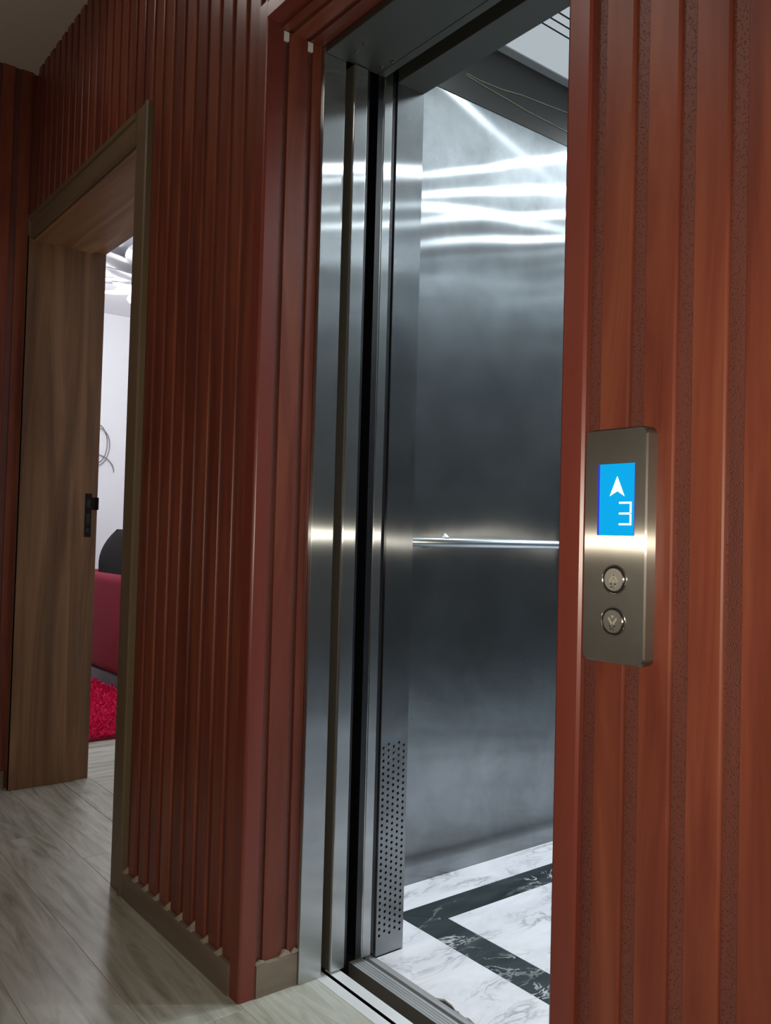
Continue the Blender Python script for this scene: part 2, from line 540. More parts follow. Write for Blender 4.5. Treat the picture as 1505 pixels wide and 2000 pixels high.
# corridor: planks run along x
rows = 13
PW = 0.19
for r in range(rows):
    y1 = 1.095 - r * PW
    y0 = y1 - PW
    x = XW2 - 0.012 - rng.uniform(0.2, 1.1)
    xs = XW2 - 0.012
    while xs < 1.9:
        xe = min(x + 1.28, 2.39) if x + 1.28 > xs + 0.05 else xs
        if xe > xs:
            lim = xe
            if r == 0 and lim > XL - 0.02 and xs < XL - 0.02:
                lim = lim
            floor_plank(xs, lim, y0, y1, laminate)
            xs = lim
        x += 1.28
# doorway strip and room: planks run along y, first row closes the doorway
floor_plank(DX0 - 0.02, DX1 + 0.02, 1.096, 1.205, laminate)
x = -2.15
while x > -6.85:
    off = rng.uniform(0.25, 1.2)
    ys = 1.206
    ye = ys + off
    while ys < 4.1:
        ye = min(ye, 4.12)
        floor_plank(x - PW, x, ys, ye, laminate_y)
        ys = ye
        ye += 1.28
    x -= PW
fl2 = None

# the room beyond the doorway
struct(MB().box(-7.05, -6.9, 1.05, 4.2, 0, HC).build('wall_room_end', room_white))
struct(MB().box(-7.05, -2.12, 4.15, 4.3, 0, HC).build('wall_room_back', room_white))
struct(MB().box(-2.14, -2.12, 1.19, 4.2, 0, HC).build('wall_room_side', room_white))
struct(MB().box(-7.05, XW2 - 0.35, 1.05, 1.19, 0, HC).build('wall_room_front', room_white))
struct(MB().box(-7.05, -2.12, 1.19, 4.3, HC, HC + 0.1).build('ceiling_room', room_white))
# white skin on the room's side of the panelled wall
sk = MB()
sk.box(XW2 - 0.35, DX0 - 0.02, 1.19, 1.194, 0, HC).box(DX0 - 0.02, DX1 + 0.02, 1.19, 1.194, 2.125, HC).box(DX1 + 0.02, -2.14, 1.19, 1.194, 0, HC)
sk.build('plaster_skin', room_white, wall_back)

# baseboards
bb = MB()
poly = [(0, 0.0), (-0.0115, 0.0), (-0.0115, 0.064), (-0.009, 0.068), (0, 0.068)]
bb.prism(poly, lambda u, v, a: (a, D + 0.0015 + u * 1.0, v), -2.262, -1.651)
struct(bb.build('baseboard_back', base_wood), 'grey oak baseboard under the panelling beside the lift')
bb2 = MB().prism([(0, 0), (0.008, 0), (0.008, 0.068), (0, 0.072)], lambda u, v, a: (XL - 0.013 + u, a, v), 0.9425, 1.0455)
struct(bb2.build('baseboard_recess', base_wood), 'short grey oak baseboard in the lift recess')
bb3 = MB().prism(poly, lambda u, v, a: (a, D + 0.0015 + u, v), -0.722, 2.39)
struct(bb3.build('baseboard_right', base_wood))
bb4 = MB().prism(poly, lambda u, v, a: (XW2 + 0.0 - u, a, v), -1.79, 0.885)
struct(bb4.build('baseboard_left', base_wood), 'dark baseboard of the corridor end wall')
# beads of filler where each groove meets the baseboard
fm = MB()
fm.v = [(-0.001, -0.010, 0), (0.021, -0.010, 0), (0.021, 0.008, 0.0), (-0.001, 0.008, 0.0), (0.003, 0.0065, 0.018), (0.015, 0.0065, 0.024), (0.008, -0.005, 0.012), (0.016, -0.006, 0.009)]
fm.f = [(0, 3, 2, 1), (0, 1, 7, 6), (1, 2, 5, 7), (6, 7, 5, 4), (2, 3, 4, 5), (3, 0, 6, 4)]
fm.mi = [0] * 6
fme = fm.mesh('filler', filler_m)
base_o = bpy.data.objects['baseboard_back']
for k in range(nl):
    o = place('filler', fme, base_o, (-1.650 - (k + 1) * P + 0.001, D, 0.0675))
    s = 0.45 + 0.5 * rng.random()
    o.scale = (0.95, 1, s)
base_r = bpy.data.objects['baseboard_recess']
for (y0, y1, h) in ((0.948, 0.962, 0.006), (1.004, 1.024, 0.013), (1.034, 1.045, 0.012)):
    mb = MB().prism([(y0 - 0.006, 0.0), (y1 + 0.006, 0.0), (y1, h * 0.7), ((y0 + y1) / 2, h)], lambda u, v, a: (a, u, 0.0705 + v), XL - 0.0165, XL - 0.0065)
    mb.build('filler', filler_m, base_r)

# door_1: linings, casings, strike plate
door = struct(empty('door_1', (DX0, D, 0)), 'doorway lined in walnut with greyed casing, open to the white room')
def dpart(mb, name, mat, **k):
    return local(door, mb).build(name, mat, door, **k)
ja = MB()
ja.prism([(0.895, 0), (0.895, 0.020), (1.140, 0.020), (1.140, 0.007), (1.199, 0.007), (1.199, -0.018), (0.912, -0.018), (0.912, 0)],
         lambda u, v, a: (DX0 + v, u, a), 0.001, 2.124)
dpart(ja, 'jamb', walnut, bevel=0.001)
jb = MB().prism([(0.912, 0), (0.912, 0.018), (1.140, 0.018), (1.140, 0.007), (1.199, 0.007), (1.199, -0.018), (0.912, -0.018)],
                lambda u, v, a: (DX1 - v, u, a), 0.001, 2.124)
dpart(jb, 'jamb', walnut, bevel=0.001)
jh = MB().prism([(0.912, 0.018), (0.912, -0.018), (1.140, -0.018), (1.140, -0.006), (1.199, -0.006), (1.199, 0.018)],
                lambda u, v, a: (a, u, 2.124 + v), DX0 + 0.007, DX1 - 0.007)
dpart(jh, 'head_lining', walnut_lit, bevel=0.001)
# casing: proud of the panels, with a raised outer edge
cp = [(0.0, 0.013), (0.0, -0.005), (0.004, -0.007), (0.066, -0.0085), (0.070, -0.013), (0.086, -0.013), (0.090, -0.009), (0.090, 0.013)]
cr = MB().prism(cp, lambda u, v, a: (DX1 - 0.008 + u, D + v, a), 0.001, 2.203)
dpart(cr, 'casing', casing_wood)
cl = MB().prism([(0.018, 0.013), (0.018, -0.012), (-0.002, -0.012), (-0.0235, -0.010), (-0.0235, 0.013)], lambda u, v, a: (DX0 + u, D + v, a), 0.001, 2.203)
dpart(cl, 'casing', casing_wood)
ch = MB().prism(cp, lambda u, v, a: (a, D + v, 2.112 + u), DX0 - 0.0235, DX1 - 0.008)
dpart(ch, 'casing', wood('greyed_oak_casing_head', [(0.25, (0.155, 0.112, 0.066)), (0.75, (0.225, 0.168, 0.106))], (0.6, 8, 8), 1.6, 0.4, 0.9, 0.05, 0.05, 0.4))
# strike plate on the far jamb
xs = DX0 + 0.0072
sp = MB().box(xs, xs + 0.003, 1.150, 1.176, 0.965, 1.140)
sp_o = dpart(sp, 'strike_plate', bronze, bevel=0.001)
sp_o['label'] = 'dark bronze strike plate'
lipm = MB().prism([(1.174, 0.0), (1.186, 0.004), (1.197, 0.016), (1.199, 0.015), (1.190, 0.0)], lambda u, v, a: (xs + v, u, a), 1.075, 1.125)
local(door, lipm).build('lip', bronze, sp_o)
for (z0, z1) in ((1.085, 1.115), (1.02, 1.06), (0.985, 1.0)):
    local(door, MB().box(xs + 0.0029, xs + 0.0034, 1.156, 1.169, z0, z1)).build('latch_hole', ring_gap, sp_o)

# ================================================================= THE LIFT LANDING
frame = thing(empty('lift_door_frame', (XL, 1.045, 0)), 'brushed steel door frame lining the lift opening, with bright sill', 'door frame')
def fpart(mb, name, mat, **k):
    return local(frame, mb).build(name, mat, frame, **k)
fpart(MB().box(XL - 0.10, XL, 1.047, 1.107, 0.0, 2.155), 'jamb', steel_frame, bevel=0.0015)
fpart(MB().box(XR, XR + 0.10, 1.047, 1.107, 0.0, 2.155), 'jamb', steel_frame, bevel=0.0015)
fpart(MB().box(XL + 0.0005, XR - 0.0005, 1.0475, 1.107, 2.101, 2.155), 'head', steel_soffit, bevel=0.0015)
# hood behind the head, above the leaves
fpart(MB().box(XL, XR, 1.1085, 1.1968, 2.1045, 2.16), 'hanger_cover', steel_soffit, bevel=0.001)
bolt = MB()
for k in range(10):
    a0, a1 = 2 * math.pi * k / 10, 2 * math.pi * (k + 1) / 10
    bolt.quad([(0, 0, -0.005), (0.0035 * math.cos(a1), 0.0035 * math.sin(a1), -0.004), (0.0035 * math.cos(a0), 0.0035 * math.sin(a0), -0.004)])
    bolt.quad([(0.0035 * math.cos(a0), 0.0035 * math.sin(a0), -0.004), (0.0035 * math.cos(a1), 0.0035 * math.sin(a1), -0.004),
               (0.006 * math.cos(a1), 0.006 * math.sin(a1), 0.0), (0.006 * math.cos(a0), 0.006 * math.sin(a0), 0.0)])
bme = bolt.mesh('bolt', ring_m)
for (x, y, z) in ((-1.512, 1.093, 2.1010), (-1.548, 1.098, 2.1010), (-1.565, 1.182, 2.1043), (-1.53, 1.188, 2.1043)):
    place('bolt', bme, frame, (x - XL, y - 1.045, z))
# landing sill with its guide slot
sl = MB().prism([(1.096, -0.06), (1.096, 0.0), (1.1215, 0.001), (1.1215, -0.02), (1.1305, -0.02), (1.1305, 0.001), (1.159, 0.001), (1.161, -0.002), (1.161, -0.06)],
                lambda u, v, a: (a, u, v), XL - 0.02, XR + 0.02, [0, 0, 1, 1, 1, 0, 0, 0, 0])  # slot faces coloured black for the shade inside the groove
fpart(sl, 'sill', [alu, rubber])['label'] = 'bright aluminium landing sill with a guide slot'

# landing door leaves, slid open
def leaf(name, label, x0, x1, y0, y1, z0, z1, edge_x, parent=None):
    o = empty(name, ((x0 + x1) / 2, (y0 + y1) / 2, z0))
    thing(o, label, 'lift door')
    local(o, MB().box(x0, x1, y0, y1, z0, z1)).build('panel', [steel_frame], o, bevel=0.002)
    return o
ld = leaf('landing_door', 'brushed steel landing door leaf slid open beside the left jamb', -2.02, XL + 0.006, 1.1285, 1.1665, 0.006, 2.103, XL)
local(ld, MB().box(-2.02, XL + 0.002, 1.1262, 1.1287, 0.008, 2.102)).build('front_skin', simple('brown_door_skin', (0.16, 0.14, 0.11), 0.5, 0.5), ld)
local(ld, MB().box(-2.02, XL + 0.003, 1.1665, 1.1740, 0.010, 2.102)).build('back_seal', rubber, ld)

# ================================================================= THE LIFT CAR
CX0, CX1, CY0, CY1, CH = -1.88, -0.49, 1.345, 3.36, 2.546
car = thing(empty('lift_car', ((CX0 + CX1) / 2, (CY0 + CY1) / 2, 0)), 'brushed steel lift car with marble patterned floor, handrail and bright white ceiling', 'lift')
def cpart(mb, name, mat, parent=None, **k):
    return local(car, mb).build(name, mat, parent or car, **k)
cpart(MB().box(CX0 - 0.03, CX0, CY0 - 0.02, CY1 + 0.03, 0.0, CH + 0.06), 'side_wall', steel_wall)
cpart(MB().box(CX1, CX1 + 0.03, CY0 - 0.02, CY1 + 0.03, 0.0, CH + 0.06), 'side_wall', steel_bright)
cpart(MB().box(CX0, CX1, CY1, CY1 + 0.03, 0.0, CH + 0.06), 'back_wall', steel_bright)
# front return panels: the left one carries the perforated vent
ret = MB()
RY0, RY1 = 1.262, 1.345
NC, PY, PZ, HR = 5, 0.0156, 0.0153, 0.0037
vy0 = RY0 + 0.0015; vz0, NR = 0.041, 30
vy1 = vy0 + NC * PY
vz1 = vz0 + NR * PZ + PZ / 2
def rq(y0, y1, z0, z1):
    ret.quad([(XL, y0, z0), (XL, y1, z0), (XL, y1, z1), (XL, y0, z1)])
rq(RY0, RY1, 0.002, vz0); rq(RY0, RY1, vz1, 2.30); rq(RY0, vy0, vz0, vz1); rq(vy1, RY1, vz0, vz1)
for c in range(NC):
    ya = vy0 + c * PY; yb = ya + PY
    off = 0 if c % 2 == 0 else PZ / 2
    if off: rq(ya, yb, vz0, vz0 + off)
    else: rq(ya, yb, vz1 - PZ / 2, vz1)
    for k in range(NR):
        za = vz0 + off + k * PZ; zb = za + PZ
        cy, cz = (ya + yb) / 2, (za + zb) / 2
        sq = [(yb, cz), (yb, zb), (cy, zb), (ya, zb), (ya, cz), (ya, za), (cy, za), (yb, za)]
        oc = [(cy + HR * math.cos(math.pi / 4 * i), cz + HR * math.sin(math.pi / 4 * i)) for i in range(8)]
        for i in range(8):
            j = (i + 1) % 8
            ret.quad([(XL, *sq[i]), (XL, *sq[j]), (XL, *oc[j]), (XL, *oc[i])])
            ret.quad([(XL, *oc[i]), (XL, *oc[j]), (XL - 0.0018, *oc[j]), (XL - 0.0018, *oc[i])])
# the rest of the sheet: front edge, inner face towards the side wall
ret.quad([(XL, RY0, 0.002), (XL, RY0, 2.30), (XL - 0.26, RY0, 2.30), (XL - 0.26, RY0, 0.002)])
ret.quad([(XL, RY1, 0.002), (XL, RY1, 2.30), (CX0, RY1, 2.30), (CX0, RY1, 0.002)])
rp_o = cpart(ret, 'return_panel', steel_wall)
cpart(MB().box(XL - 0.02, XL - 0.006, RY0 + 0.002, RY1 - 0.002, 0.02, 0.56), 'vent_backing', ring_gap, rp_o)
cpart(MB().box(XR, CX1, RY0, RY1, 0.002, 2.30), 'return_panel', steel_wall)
# header over the car opening
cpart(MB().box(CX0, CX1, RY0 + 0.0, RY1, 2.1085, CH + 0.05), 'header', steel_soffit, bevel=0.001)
# car doors, slid open: leading edge visible
cd = cpart(MB().box(-2.02, XL - 0.001, 1.2225, 1.2475, 0.010, 2.16), 'car_door', steel_frame, bevel=0.0015)
cpart(MB().box(-2.02, XL - 0.0015, 1.2035, 1.2195, 0.012, 2.16), 'edge_seal', rubber, cd)
cpart(MB().box(XL - 0.012, XL - 0.0025, 1.2192, 1.2226, 0.012, 2.155), 'edge_strip', ring_m, cd)
cpart(MB().box(-2.02, XL - 0.004, 1.2476, 1.258, 0.012, 2.155), 'rear_seal', rubber, cd)
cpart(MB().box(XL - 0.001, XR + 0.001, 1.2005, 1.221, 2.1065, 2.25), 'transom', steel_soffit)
# car sill with slot, ribbed top and brown front apron
cs = MB().prism([(1.199, -0.30), (1.199, 0.0), (1.2365, 0.0), (1.2365, -0.018), (1.2465, -0.018), (1.2465, 0.0), (1.2615, 0.0), (1.2615, -0.30)],
                lambda u, v, a: (a, u, v), XL - 0.02, XR + 0.02, [1, 0, 0, 0, 0, 0, 0, 1])
cs_o = cpart(cs, 'car_sill', [alu_grey, simple('brown_sill_apron', (0.075, 0.060, 0.046), 0.6)])
for y in (1.206, 1.213, 1.220, 1.227):
    cpart(MB().box(XL - 0.018, XR + 0.018, y, y + 0.0035, -0.0002, 0.0009), 'rib', alu_grey, cs_o)
# floor of the car: substrate, white border, black band, white field
cpart(MB().box(CX0, CX1, 1.262, CY1, -0.06, -0.004), 'platform', steel_dark)
BX0, BX1 = -1.752, -1.655          # black band along the side walls
BY0, BY1 = 1.445, 1.545            # black band along the front
MXR = CX0 + CX1                    # mirror axis for the far side
BKY0, BKY1 = CY1 - 0.245, CY1 - 0.13
def tile(poly, name, mat):
    mb = MB()
    n = len(poly)
    mb.prism(poly, lambda u, v, a: (u, v, a), -0.004, 0.0)
    cpart(mb, name, mat)
XI0, XI1 = CX0 + 0.001, CX1 - 0.001
# front white border with the frayed edge at the sill
fr = [(XL + 0.002, 1.263)]
edge = [(-1.40, 1.263), (-1.385, 1.2635), (-1.372, 1.275), (-1.345, 1.273), (-1.325, 1.265), (-1.318, 1.268), (-1.312, 1.264), (-1.295, 1.263), (-1.288, 1.268), (-1.27, 1.264),
        (-1.22, 1.263), (-1.21, 1.267), (-1.19, 1.263)]
fr += edge + [(XR - 0.002, 1.263), (XR - 0.002, RY1), (XI1, RY1 + 0.001), (XI1, BY0 - 0.0006), (XI0, BY0 - 0.0006), (XI0, RY1 + 0.001), (XL + 0.002, RY1)]
tile(fr, 'marble_border', marble_w)
tile([(XI0, BY0), (BX0 - 0.0006, BY0), (BX0 - 0.0006, BKY1), (XI0, BKY1)], 'marble_border', marble_w)
tile([(MXR - BX0 + 0.0006, BY0), (XI1, BY0), (XI1, BKY1), (MXR - BX0 + 0.0006, BKY1)], 'marble_border', marble_w)
tile([(XI0, BKY1 + 0.0006), (XI1, BKY1 + 0.0006), (XI1, CY1 - 0.001), (XI0, CY1 - 0.001)], 'marble_border', marble_w)
tile([(BX0, BY0), (MXR - BX0, BY0), (MXR - BX1, BY1), (BX1, BY1)], 'marble_band', marble_b)
tile([(BX0, BY0 + 0.0008), (BX1 - 0.0003, BY1 + 0.0008), (BX1 - 0.0003, BKY0), (BX0, BKY1)], 'marble_band', marble_b)
tile([(MXR - BX0, BY0 + 0.0008), (MXR - BX1 + 0.0003, BY1 + 0.0008), (MXR - BX1 + 0.0003, BKY0), (MXR - BX0, BKY1)], 'marble_band', marble_b)
tile([(BX0, BKY1), (BX1, BKY0 + 0.0008), (MXR - BX1, BKY0 + 0.0008), (MXR - BX0, BKY1)], 'marble_band', marble_b)
tile([(BX1 + 0.0004, BY1 + 0.0006), (MXR - BX1 - 0.0004, BY1 + 0.0006), (MXR - BX1 - 0.0004, BKY0), (BX1 + 0.0004, BKY0)], 'marble_field', marble_w)
# dark strip added where the upper walls look unlit, ceiling frame, ceiling panel with air slots
cpart(MB().box(CX0, CX0 + 0.002, RY1, CY1, 2.345, CH), 'dark_band', steel_dark)
cpart(MB().box(CX1 - 0.002, CX1, RY1, CY1, 2.345, CH), 'dark_band', steel_dark)
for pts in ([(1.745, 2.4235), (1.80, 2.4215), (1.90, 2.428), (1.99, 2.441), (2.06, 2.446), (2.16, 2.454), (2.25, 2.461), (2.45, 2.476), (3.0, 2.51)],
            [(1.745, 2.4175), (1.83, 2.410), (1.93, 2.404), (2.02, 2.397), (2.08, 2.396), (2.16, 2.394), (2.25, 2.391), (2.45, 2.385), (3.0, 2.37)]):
    cpart(MB().tube([(CX0 + 0.0033, y, z) for y, z in pts], 0.0016, 6), 'reflection_line', reflection_m)  # thin tubes shaped like edge lines reflected in the steel
cf = MB()
cf.box(CX0, CX0 + 0.034, RY1, CY1, CH, CH + 0.012).box(CX1 - 0.034, CX1, RY1, CY1, CH, CH + 0.012)
cf.box(CX0 + 0.034, CX1 - 0.034, RY1, RY1 + 0.02, CH, CH + 0.012).box(CX0 + 0.034, CX1 - 0.034, CY1 - 0.02, CY1, CH, CH + 0.012)
cpart(cf, 'ceiling_frame', grey_edge)
zc0, zc1 = CH + 0.004, CH + 0.010
PX0, PX1, PYa, PYb = CX0 + 0.0345, CX1 - 0.0345, RY1 + 0.0205, CY1 - 0.0205
slots = [(-1.705, -1.692), (-1.672, -1.659), (-1.640, -1.627)]
SY0, SY1 = 1.62, 2.56
xs_ = [PX0]
for a, b in slots + [(MXR - b, MXR - a) for a, b in reversed(slots)]:
    xs_ += [a, b]
xs_.append(PX1)
for i in range(0, len(xs_), 2):
    cpart(MB().box(xs_[i], xs_[i + 1], SY0, SY1, zc0, zc1), 'ceiling_slat' if xs_[i + 1] - xs_[i] < 0.05 else 'ceiling_panel', car_white)
cpart(MB().box(-1.50, -0.87, 1.75, 3.05, zc0 - 0.004, zc0 + 0.001), 'added_light_panel', emit('added_panel_glow', (0.84, 0.94, 1.0), 2.4))  # glowing panel added out of view to brighten the car walls
cpart(MB().box(PX0, PX1, PYa, SY0, zc0, zc1), 'ceiling_panel', car_white)
cpart(MB().box(PX0, PX1, SY1, PYb, zc0, zc1), 'ceiling_panel', car_white)
cpart(MB().box(CX0, CX1, CY0, CY1, CH + 0.045, CH + 0.06), 'roof', shaft_black)
# downlights
ring = MB(); lens = MB()
N = 20
for k in range(N):
    a0, a1 = 2 * math.pi * k / N, 2 * math.pi * (k + 1) / N
    def c(r, z, a): return (r * math.cos(a), r * math.sin(a), z)
    prof = [(0.036, 0.0), (0.036, -0.004), (0.026, -0.005), (0.024, -0.001)]
    for (ra, za), (rb, zb) in zip(prof, prof[1:]):
        ring.quad([c(ra, za, a0), c(ra, za, a1), c(rb, zb, a1), c(rb, zb, a0)])
    lens.quad([(0, 0, -0.0012), c(0.0245, -0.0012, a1), c(0.0245, -0.0012, a0)])
ring_me, lens_me = ring.mesh('downlight', ring_m), lens.mesh('lens', down_lens)
lens_me_hall = lens.mesh('lens', hall_bulb)
DL = [(-1.61, 2.66), (-1.25, 2.75), (-1.20, 3.07), (-0.90, 3.23), (-1.67, 1.405), (-0.60, 2.32)]
for (x, y) in DL:
    dl = place('downlight', ring_me, car, (x - car.location.x, y - car.location.y, zc0))
    le = place('lens', lens_me, dl)
    spot('downlight_beam', (x, y, zc0 - 0.012), CAR_W, (0.86, 0.95, 1.0), 0.016, 170, 0.85)
# handrail
hr = MB().tube([(CX0 + 0.045, 1.40, 0.986), (CX0 + 0.045, 3.25, 0.986)], 0.0135, 20)
hr_o = cpart(hr, 'handrail', rail_steel, smooth=True)
for y in (1.62, 2.30, 3.0):
    cpart(MB().tube([(CX0 + 0.001, y, 0.975), (CX0 + 0.03, y, 0.975), (CX0 + 0.044, y, 0.982)], 0.006, 10), 'bracket', rail_steel, hr_o, smooth=True)
# enclosure of the shaft around the car
sh = MB()
sh.box(-2.118, -2.10, 1.046, 3.6, -0.4, 3.0).box(-2.10, -0.1, 3.58, 3.6, -0.4, 3.0).box(-0.12, -0.1, 1.046, 3.58, -0.4, 3.0)
sh.box(-2.10, -0.12, 1.046, 3.58, 2.98, 3.0).box(-2.10, -0.12, 1.046, 3.58, -0.42, -0.4)
struct(sh.build('wall_shaft', shaft_black))

# scrap of film on the handrail
film = MB()
fp = [(0, 0, 0), (0.012, 0.006, 0.004), (0.026, 0.003, 0.001), (0.034, 0.0, -0.002), (0.022, -0.007, 0.003), (0.008, -0.008, 0.002), (0.010, 0.0, 0.014), (0.018, -0.001, 0.010)]
film.v = fp
film.f = [(0, 1, 6), (1, 2, 7, 6), (2, 3, 7), (3, 4, 7), (4, 5, 6, 7), (5, 0, 6), (0, 5, 4, 3, 2, 1)]
film.mi = [0] * 7
fo = film.build('film_scrap', white_film)
fo.location = (CX0 + 0.046, 1.652, 0.9995)
fo.rotation_euler = (0, 0, math.pi / 2)
thing(fo, 'small crumpled white film scrap stuck on the lift handrail', 'scrap')

# ================================================================= CALL PANEL
PXa, PXb, PZa, PZb = -0.7085, -0.6165, 0.849, 1.1435
YF = D - 0.020
call = thing(empty('call_panel', ((PXa + PXb) / 2, D, PZa)), 'brushed steel lift call plate with blue display and two round buttons', 'call panel')
def kpart(mb, name, mat, parent=None, **k):
    return local(call, mb).build(name, mat, parent or call, **k)
def rrect(x0, x1, z0, z1, r, n=5):
    out = []
    for cx, cz, a in ((x1 - r, z1 - r, 0), (x0 + r, z1 - r, 90), (x0 + r, z0 + r, 180), (x1 - r, z0 + r, 270)):
        for i in range(n + 1):
            t = math.radians(a + 90 * i / n)
            out.append((cx + r * math.cos(t), cz + r * math.sin(t)))
    return out
plate = MB()
outer = rrect(PXa, PXb + 0.002, PZa - 0.001, PZb + 0.001, 0.009)
inner = rrect(PXa + 0.0012, PXb, PZa + 0.001, PZb - 0.001, 0.008)
# front face with the display window cut out
WX0, WX1, WZ0, WZ1 = -0.6885, -0.6315, 1.0085, 1.0995
nO = len(outer)
bk, fr1, fr2 = [(x, D + 0.006, z) for x, z in outer], [(x, YF + 0.002, z) for x, z in outer], [(x, YF, z) for x, z in inner]
for i in range(nO):
    j = (i + 1) % nO
    plate.quad([bk[i], bk[j], fr1[j], fr1[i]])
    plate.quad([fr1[i], fr1[j], fr2[j], fr2[i]])
win = [(WX1, YF, WZ1), (WX0, YF, WZ1), (WX0, YF, WZ0), (WX1, YF, WZ0)]
per = nO // 4
for q in range(4):
    idx = list(range(q * per, (q + 1) * per))
    plate.quad([fr2[i] for i in idx] + [win[q]])
    nx = (q + 1) % 4
    plate.quad([fr2[idx[-1]], fr2[nx * per], win[nx], win[q]])
    plate.quad([win[q], win[nx], (win[nx][0], YF + 0.006, win[nx][2]), (win[q][0], YF + 0.006, win[q][2])])
plate.quad(list(reversed(bk)))
kpart(plate, 'plate', steel_plate)
disp = kpart(MB().box(WX0, WX1, YF + 0.0022, YF + 0.006, WZ0, WZ1), 'display', lcd_blue)
kpart(MB().box(WX0 + 0.0002, WX0 + 0.0022, YF + 0.0006, YF + 0.0024, WZ0 + 0.0005, WZ1 - 0.0005), 'display_edge', lcd_side, disp)
kpart(MB().box(WX1 - 0.0012, WX1 - 0.0002, YF + 0.0006, YF + 0.0024, WZ0 + 0.0005, WZ1 - 0.0005), 'display_edge', lcd_side, disp)
YS = YF + 0.0016
ar = MB().prism([(-0.6595, 1.0835), (-0.6705, 1.0585), (-0.6590, 1.0645), (-0.6482, 1.0580)], lambda u, v, a: (u, a, v), YS, YS + 0.0007)
kpart(ar, 'arrow', lcd_white, disp)
dg = MB()
dx0, dx1, dz0, dz1, tw = -0.6560, -0.6375, 1.0215, 1.0510, 0.0025
zm = (dz0 + dz1) / 2
dg.box(dx0, dx1, YS, YS + 0.0006, dz1 - tw, dz1).box(dx0, dx1 - tw - 0.0004, YS, YS + 0.0006, zm - tw / 2, zm + tw / 2).box(dx0, dx1, YS, YS + 0.0006, dz0, dz0 + tw)
dg.box(dx1 - tw, dx1, YS, YS + 0.0006, dz0 + tw + 0.0004, zm - 0.0005).box(dx1 - tw, dx1, YS, YS + 0.0006, zm + 0.0005, dz1 - tw - 0.0004)
kpart(dg, 'digit', lcd_white, disp)

def disc(cx, cz, r, y0, y1, n=36, bev=0.0):
    mb = MB()
    rings = [(r, y1), (r, y0 + bev), (r - bev, y0)] if bev else [(r, y1), (r, y0)]
    P_ = [[(cx + rr * math.cos(2 * math.pi * k / n), yy, cz + rr * math.sin(2 * math.pi * k / n)) for k in range(n)] for rr, yy in rings]
    for A, B in zip(P_, P_[1:]):
        for k in range(n):
            mb.quad([A[k], A[(k + 1) % n], B[(k + 1) % n], B[k]])
    mb.quad(P_[-1])
    return mb
def annulus(cx, cz, r0, r1, y0, y1, n=36):
    mb = MB()
    pr = [(r0, y1), (r0, y0 + 0.0003), (r0 + 0.0005, y0), (r1 - 0.0004, y0 + 0.0003), (r1, y1)]
    P_ = [[(cx + rr * math.cos(2 * math.pi * k / n), yy, cz + rr * math.sin(2 * math.pi * k / n)) for k in range(n)] for rr, yy in pr]
    for A, B in zip(P_, P_[1:]):
        for k in range(n):
            mb.quad([A[k], A[(k + 1) % n], B[(k + 1) % n], B[k]])
    return mb
def stroke(pts, w, y0, y1):
    mb = MB()
    for (ax, az), (bx, bz) in zip(pts, pts[1:]):
        dx, dz = bx - ax, bz - az
        L = math.hypot(dx, dz)
        nx, nz = -dz / L * w / 2, dx / L * w / 2
        mb.prism([(ax + nx, az + nz), (bx + nx, bz + nz), (bx - nx, bz - nz), (ax - nx, az - nz)], lambda u, v, a: (u, a, v), y0, y1)
    return mb
for (bx, bz, up, lab) in ((-0.6595, 0.9530, True, 'up button with a raised upward chevron'), (-0.6600, 0.9005, False, 'down button with a raised downward chevron')):
    b = kpart(disc(bx, bz, 0.0152, YF - 0.0020, YF + 0.004, bev=0.0012), 'button', button_m, smooth=False)
    b['label'] = lab
    kpart(annulus(bx, bz, 0.0150, 0.0176, YF - 0.0004, YF + 0.003), 'button_gap', ring_gap, b)
    kpart(annulus(bx, bz, 0.0174, 0.0192, YF - 0.0013, YF + 0.003), 'bezel', steel_plate, b)
    y0, y1 = YF - 0.0024, YF - 0.0018
    s = 1 if up else -1
    big = stroke([(bx - 0.0062, bz - s * 0.003), (bx, bz + s * 0.0065), (bx + 0.0062, bz - s * 0.003)], 0.0025, y0, y1) if up else \
        stroke([(bx - 0.0062, bz + 0.0045), (bx, bz - 0.0045), (bx + 0.0062, bz + 0.0045)], 0.0025, y0, y1)
    kpart(big, 'chevron', mark_m, b)
    sm = [(bx - 0.0030, bz - 0.0035), (bx, bz + 0.0010), (bx + 0.0030, bz - 0.0035)] if up else [(bx - 0.0028, bz + 0.0075), (bx, bz + 0.0035), (bx + 0.0028, bz + 0.0075)]
    kpart(MB().prism(sm, lambda u, v, a: (u, a, v), y0, y1), 'chevron', mark_m, b)
    dots = MB()
    zb = bz - 0.0055
    spots_ = [(-0.004, 0), (-0.002, 0), (0.002, 0), (0.004, 0), (-0.003, -0.0035), (-0.0015, -0.0038), (0.001, -0.0030), (0.0018, -0.0048)]
    for (ux, uz) in spots_:
        dots.box(bx + ux - 0.0008, bx + ux + 0.0007, y0 - 0.0002, y1, zb + uz - 0.0007, zb + uz + 0.0007)
    kpart(dots, 'braille_dots', ring_m, b)

